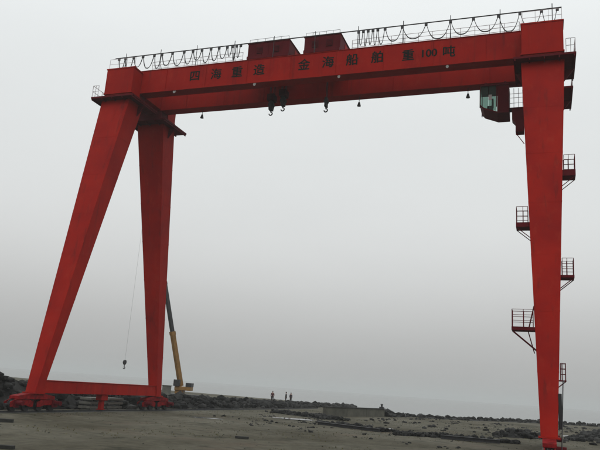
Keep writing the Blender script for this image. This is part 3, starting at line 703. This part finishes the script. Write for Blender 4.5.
# ------------------------------------------------------------------ people standing on the rubble bank
def skin(name, nodes, edges, m, parent, loc, sub=2):
    me = bpy.data.meshes.new(name); me.from_pydata([Vector(p) for p, r in nodes], edges, [])
    o = place(name, me, parent, loc); me.materials.append(m)
    md = o.modifiers.new('skin', 'SKIN'); md.use_smooth_shade = True
    for i, (p, r) in enumerate(nodes): me.skin_vertices[0].data[i].radius = (r if isinstance(r, tuple) else (r, r))
    me.skin_vertices[0].data[0].use_root = True
    o.modifiers.new('sub', 'SUBSURF').levels = sub; o.modifiers['sub'].render_levels = sub
    return o
def person(label, base, h, top, legs, facing, arm, seed):
    t = thing('person', label, 'person', base, 'people standing on the rubble bank'); t.rotation_euler = (0, 0, facing); k = h/1.72
    M_s, M_t, M_l = M['skin'], mat('jacket_cloth', top, 0.9, 0.3, 6), mat('trouser_cloth', legs, 0.9, 0.3, 6)
    def sc(l): return [(tuple(c*k for c in p), r*k if not isinstance(r, tuple) else tuple(c*k for c in r)) for p, r in l]
    # body: pelvis, spine, neck, head, arms, legs in one skinned mesh
    N = [((0, 0, .93), .13), ((0, 0, 1.15), .125), ((0, 0, 1.38), .13), ((0, -.01, 1.49), .055), ((0, -.02, 1.58), .085), ((0, -.02, 1.67), .075), ((0, -.115, 1.585), .02)]
    E_ = [(0, 1), (1, 2), (2, 3), (3, 4), (4, 5), (4, 6)]
    sleeves = []; cuffs = []
    for s_ in (-1, 1):
        i = len(N); a = arm if s_ > 0 else 0.0
        sh, el, wr = (s_*.19, 0, 1.37), (s_*.25, .02-.06*a, 1.09), (s_*(.24-.10*a), -.06-.16*a, .86+.28*a)
        pa = (wr[0], wr[1]-.03-.03*a, wr[2]-.08+.03*a)
        N += [(sh, .062), (el, .045), (wr, .032), (pa, (.038, .020))]; E_ += [(2, i), (i, i+1), (i+1, i+2), (i+2, i+3)]
        for q, (off, ln) in enumerate(((-.030, .072), (-.011, .085), (.010, .080), (.029, .062))):
            j = len(N); N += [((pa[0], pa[1]+off, pa[2]-.04), .0095), ((pa[0]-s_*.012, pa[1]+off-.012, pa[2]-.04-ln*.55), .0088), ((pa[0]-s_*.03, pa[1]+off-.02, pa[2]-.04-ln), .0075)]
            E_ += [(i+3, j), (j, j+1), (j+1, j+2)]
        j = len(N); N += [((pa[0]-s_*.012, pa[1]-.052, pa[2]-.005), .010), ((pa[0]-s_*.02, pa[1]-.068, pa[2]-.045), .0085)]; E_ += [(i+3, j), (j, j+1)]
        sleeves.append((sh, el, wr))
        i = len(N); hp, kn, an, toe = (s_*.10, 0, .88), (s_*.11, -.02, .48), (s_*.12, .02, .09), (s_*.14, -.15, .035)
        N += [(hp, .095), (kn, .062), (an, .045), (toe, .038)]; E_ += [(0, i), (i, i+1), (i+1, i+2), (i+2, i+3)]; cuffs.append((hp, kn, an))
    skin('body', sc(N), E_, M_s, t, base)
    J = [((0, 0, .86), .165), ((0, 0, 1.12), .15), ((0, 0, 1.36), .155), ((0, -.005, 1.455), .085)]; EJ = [(0, 1), (1, 2), (2, 3)]
    for sh, el, wr in sleeves:
        i = len(J); J += [(sh, .085), (el, .066), (tuple(w+(e-w)*.12 for w, e in zip(wr, el)), .052)]; EJ += [(2, i), (i, i+1), (i+1, i+2)]
    skin('jacket', sc(J), EJ, M_t, t, base)
    T = [((0, 0, .95), .145)]; ET = []
    for hp, kn, an in cuffs:
        i = len(T); T += [(hp, .112), (kn, .082), (an, .068)]; ET += [(0, i), (i, i+1), (i+1, i+2)]
    skin('trousers', sc(T), ET, M_l, t, base)
    b = MB(); bm = bmesh.new(); bmesh.ops.create_uvsphere(bm, u_segments=14, v_segments=9, radius=1)
    vs = [(v.co.x*.098*k, (v.co.y*.112+.006)*k, (1.655+v.co.z*.10)*k) for v in bm.verts]; fs = [tuple(v.index for v in f.verts) for f in bm.faces if f.calc_center_median().z > -.05 or f.calc_center_median().y > .25]
    b.add(vs, fs); bm.free(); b.build('hair', M['black'], t, base, smooth=True)
    for s_ in (-1, 1):
        b = MB(); b.prism([(s_*.10*k-.045*k, 0), (s_*.10*k+.085*k*s_, 0), (s_*.10*k+.085*k*s_, .09*k), (s_*.10*k-.045*k, .09*k)], 'y', -.20*k, .07*k)
        b.build('shoe', M['black'], t, base, bevel=.02)
        b = MB(); b.tube((s_*.034*k, -.105*k, 1.605*k), (s_*.034*k, -.112*k, 1.605*k), .010*k, 8); b.build('eye', M['black'], t, base)
    return t
M['skin'] = mat('skin', (0.30, 0.17, 0.12), 0.6, 0.1, 5)
def on_bank(x, y, X):
    v = ray(x, y); q = CAM+v*((X-CAM.x)/v.x); return q
for (px, X, fz, h, top, legs, fac, arm, lab) in (
    (272.2, -41.0, .62, 1.74, (0.075, 0.020, 0.026), (0.02, 0.02, 0.024), .5, .6, 'person in a dark reddish jacket standing alone on the bank'),
    (285.8, -41.0, .56, 1.78, (0.018, 0.018, 0.022), (0.02, 0.02, 0.022), -1.3, 0, 'person in black on the bank, left one of the pair'),
    (290.6, -41.1, .55, 1.70, (0.035, 0.026, 0.034), (0.022, 0.02, 0.022), 1.0, .8, 'person in a dark plum jacket on the bank, right one of the pair')):
    q = on_bank(px, 400, X)
    person(lab, (q.x, q.y, fz), h, top, legs, fac, arm, 1)

# ------------------------------------------------------------------ weeds on the packed ground
t = MB(); rnd = random.Random(77); nt_ = 0
while nt_ < 3200:
    x_ = rnd.uniform(-37, 9); y_ = rnd.uniform(-30, 60)
    if abs(x_+35.7) < .6 or abs(x_) < .6: continue
    if noise.noise((x_*.16, y_*.16, 4.2))+.5*noise.noise((x_*.6, y_*.6, 2.2)) < .12: nt_ += .15; continue
    nt_ += 1; z_ = gh(x_, y_)
    for q in range(4):
        a = rnd.uniform(0, 6.28); l_ = rnd.uniform(.03, .09); w_ = .018; dx, dy = math.cos(a), math.sin(a); bx_, by_ = x_+rnd.uniform(-.06, .06), y_+rnd.uniform(-.06, .06)
        t.add([(bx_-dy*w_, by_+dx*w_, z_-.01), (bx_+dy*w_, by_-dx*w_, z_-.01), (bx_+dx*l_*.7, by_+dy*l_*.7, z_+l_)], [(0, 1, 2)])
o = t.build('weeds', M['weed']); o['kind'] = 'stuff'; tag(o, 'sparse low weeds growing in the packed ground', 'weeds')

# ------------------------------------------------------------------ grey cabinet and mobile crane behind the rubble bank
q = atD(166.5, 390, 84); b = MB(); b.box(-.42, .42, -.4, .4, .1, 2.25); b.box(-.5, .5, -.48, .48, 2.252, 2.33); b.box(-.38, .38, -.36, .36, 0, .099)
cbx = b.build('equipment_cabinet', M['concrete'], None, (q.x, q.y, 0), bevel=.02); tag(cbx, 'grey upright equipment cabinet between the far left leg and mobile crane', 'cabinet')
q = atD(183, 390, 89.8); mx, my = q.x, q.y
mc = thing('mobile_crane', 'ochre mobile crane with raised boom behind the far left leg', 'crane', (mx, my, 0))
tip = atD(148.5, 178, 89.8); piv = atD(180.8, 386, 89.8)
ax = Vector((tip.x-piv.x, tip.y-piv.y, 0)).normalized(); sd_ = Vector((-ax.y, ax.x, 0))
# chassis lies along the camera's right direction
cr = Vector((R.x, R.y, 0)).normalized(); cf = Vector((-cr.y, cr.x, 0))
def lb_(b, a0, a1, c0, c1, z0, z1):
    o_ = Vector((mx, my, 0)); pts = []
    for z in (z0, z1):
        for (a, c) in ((a0, c0), (a1, c0), (a1, c1), (a0, c1)): pts.append(o_+cr*a+cf*c+Vector((0, 0, z)))
    b.hexa(pts)
b = MB(); lb_(b, -3.6, 3.2, -1.2, 1.2, .75, 1.25); lb_(b, -4.6, -3.62, -1.15, 1.15, .6, 1.55)
wbuild(b, 'chassis', M['steel'], mc, (mx, my, .75), bevel=.02)
wm_b = MB(); wm_b.tube(-cf*.16, cf*.16, .5, 18); wm_b.tube(-cf*.2, cf*.2, .2, 12); wmm = wm_b.mesh('wheel', M['black'])
for a in (-4.0, -2.6, 1.0, 2.3):
    for c in (-1.05, 1.05): place('wheel', wmm, mc, tuple(Vector((mx, my, .5))+cr*a+cf*c))
b = MB(); lb_(b, -.95, .15, -.9, .9, 1.3, 1.75); lb_(b, -1.0, 1.15, -1.05, 1.05, 1.752, 2.25)
wbuild(b, 'turntable', M['yellow'], mc, (mx, my, 1.3), bevel=.03)
b = MB(); lb_(b, .45, 1.2, -1.1, 1.1, 2.252, 2.75); wbuild(b, 'counterweight', M['steel'], mc, (mx, my, 2.3), bevel=.03)
b = MB(); lb_(b, -1.15, -.35, -1.3, -.45, 2.252, 3.1); wbuild(b, 'cab', M['steel'], mc, (mx, my, 2.3), bevel=.03)
bd = (tip-piv)
def boom_sec(u0, u1, w, name, m):
    a = piv+bd*u0; c = piv+bd*u1; n_ = bd.normalized(); e = sd_; f = n_.cross(e).normalized(); b = MB()
    b.hexa([a-e*w-f*w, a+e*w-f*w, a+e*w+f*w, a-e*w+f*w, c-e*w-f*w, c+e*w-f*w, c+e*w+f*w, c-e*w+f*w]); return wbuild(b, name, m, mc, tuple(a), bevel=.02)
boom_sec(0, .26, .27, 'boom_section', M['yellow']); boom_sec(.2605, .50, .22, 'boom_section', M['steel']); boom_sec(.5005, .76, .18, 'boom_section', M['steel']); boom_sec(.7605, 1, .14, 'boom_section', M['steel'])
boom_sec(.245, .262, .31, 'boom_collar', M['yellow']); boom_sec(.488, .502, .25, 'boom_collar', M['steel']); boom_sec(.748, .762, .205, 'boom_collar', M['steel'])
b = MB(); b.tube(tip-sd_*.3, tip+sd_*.3, .3, 12); wbuild(b, 'boom_head', M['steel'], mc, tuple(tip))
b = MB(); l0 = Vector((mx, my, 2.0))+cr*(-.6); b.tube(l0, piv+bd*.13, .13, 8); wbuild(b, 'luffing_cylinder', M['steel'], mc, tuple(l0))
hz = 4.3; hx, hy = tip.x, tip.y
b = MB(); b.tube((hx, hy, tip.z-.3), (hx, hy, hz+.6), .009, 5); wbuild(b, 'hoist_rope', M['steel'], mc, (hx, hy, hz+5))
b = MB(); b.tube((hx-.1, hy, hz+.45), (hx+.1, hy, hz+.45), .28, 12); b.box(hx-.12, hx+.12, hy-.12, hy+.12, hz+.15, hz+.7); b.tube((hx, hy, hz+.15), (hx, hy, hz-.15), .06, 6)
b.path([(hx, hy, hz-.1), (hx+.13, hy, hz-.2), (hx+.1, hy, hz-.36), (hx-.06, hy, hz-.36), (hx-.12, hy, hz-.25)], .05, 6)
wbuild(b, 'hook_block', M['steel'], mc, (hx, hy, hz))

# ------------------------------------------------------------------ haze
hb = MB(); hb.box(-4800, 4800, -650, 6200, -6, 36)
hz_m = bpy.data.materials.new('haze'); hz_m.use_nodes = True; n = hz_m.node_tree; n.nodes.clear()
mo = n.nodes.new('ShaderNodeOutputMaterial'); pv = n.nodes.new('ShaderNodeVolumePrincipled')
pv.inputs['Color'].default_value = (0.79, 0.81, 0.81, 1); pv.inputs['Density'].default_value = 0.0005; pv.inputs['Anisotropy'].default_value = 0.0
n.links.new(pv.outputs[0], mo.inputs['Volume'])
h = hb.build('haze', hz_m); h['kind'] = 'stuff'
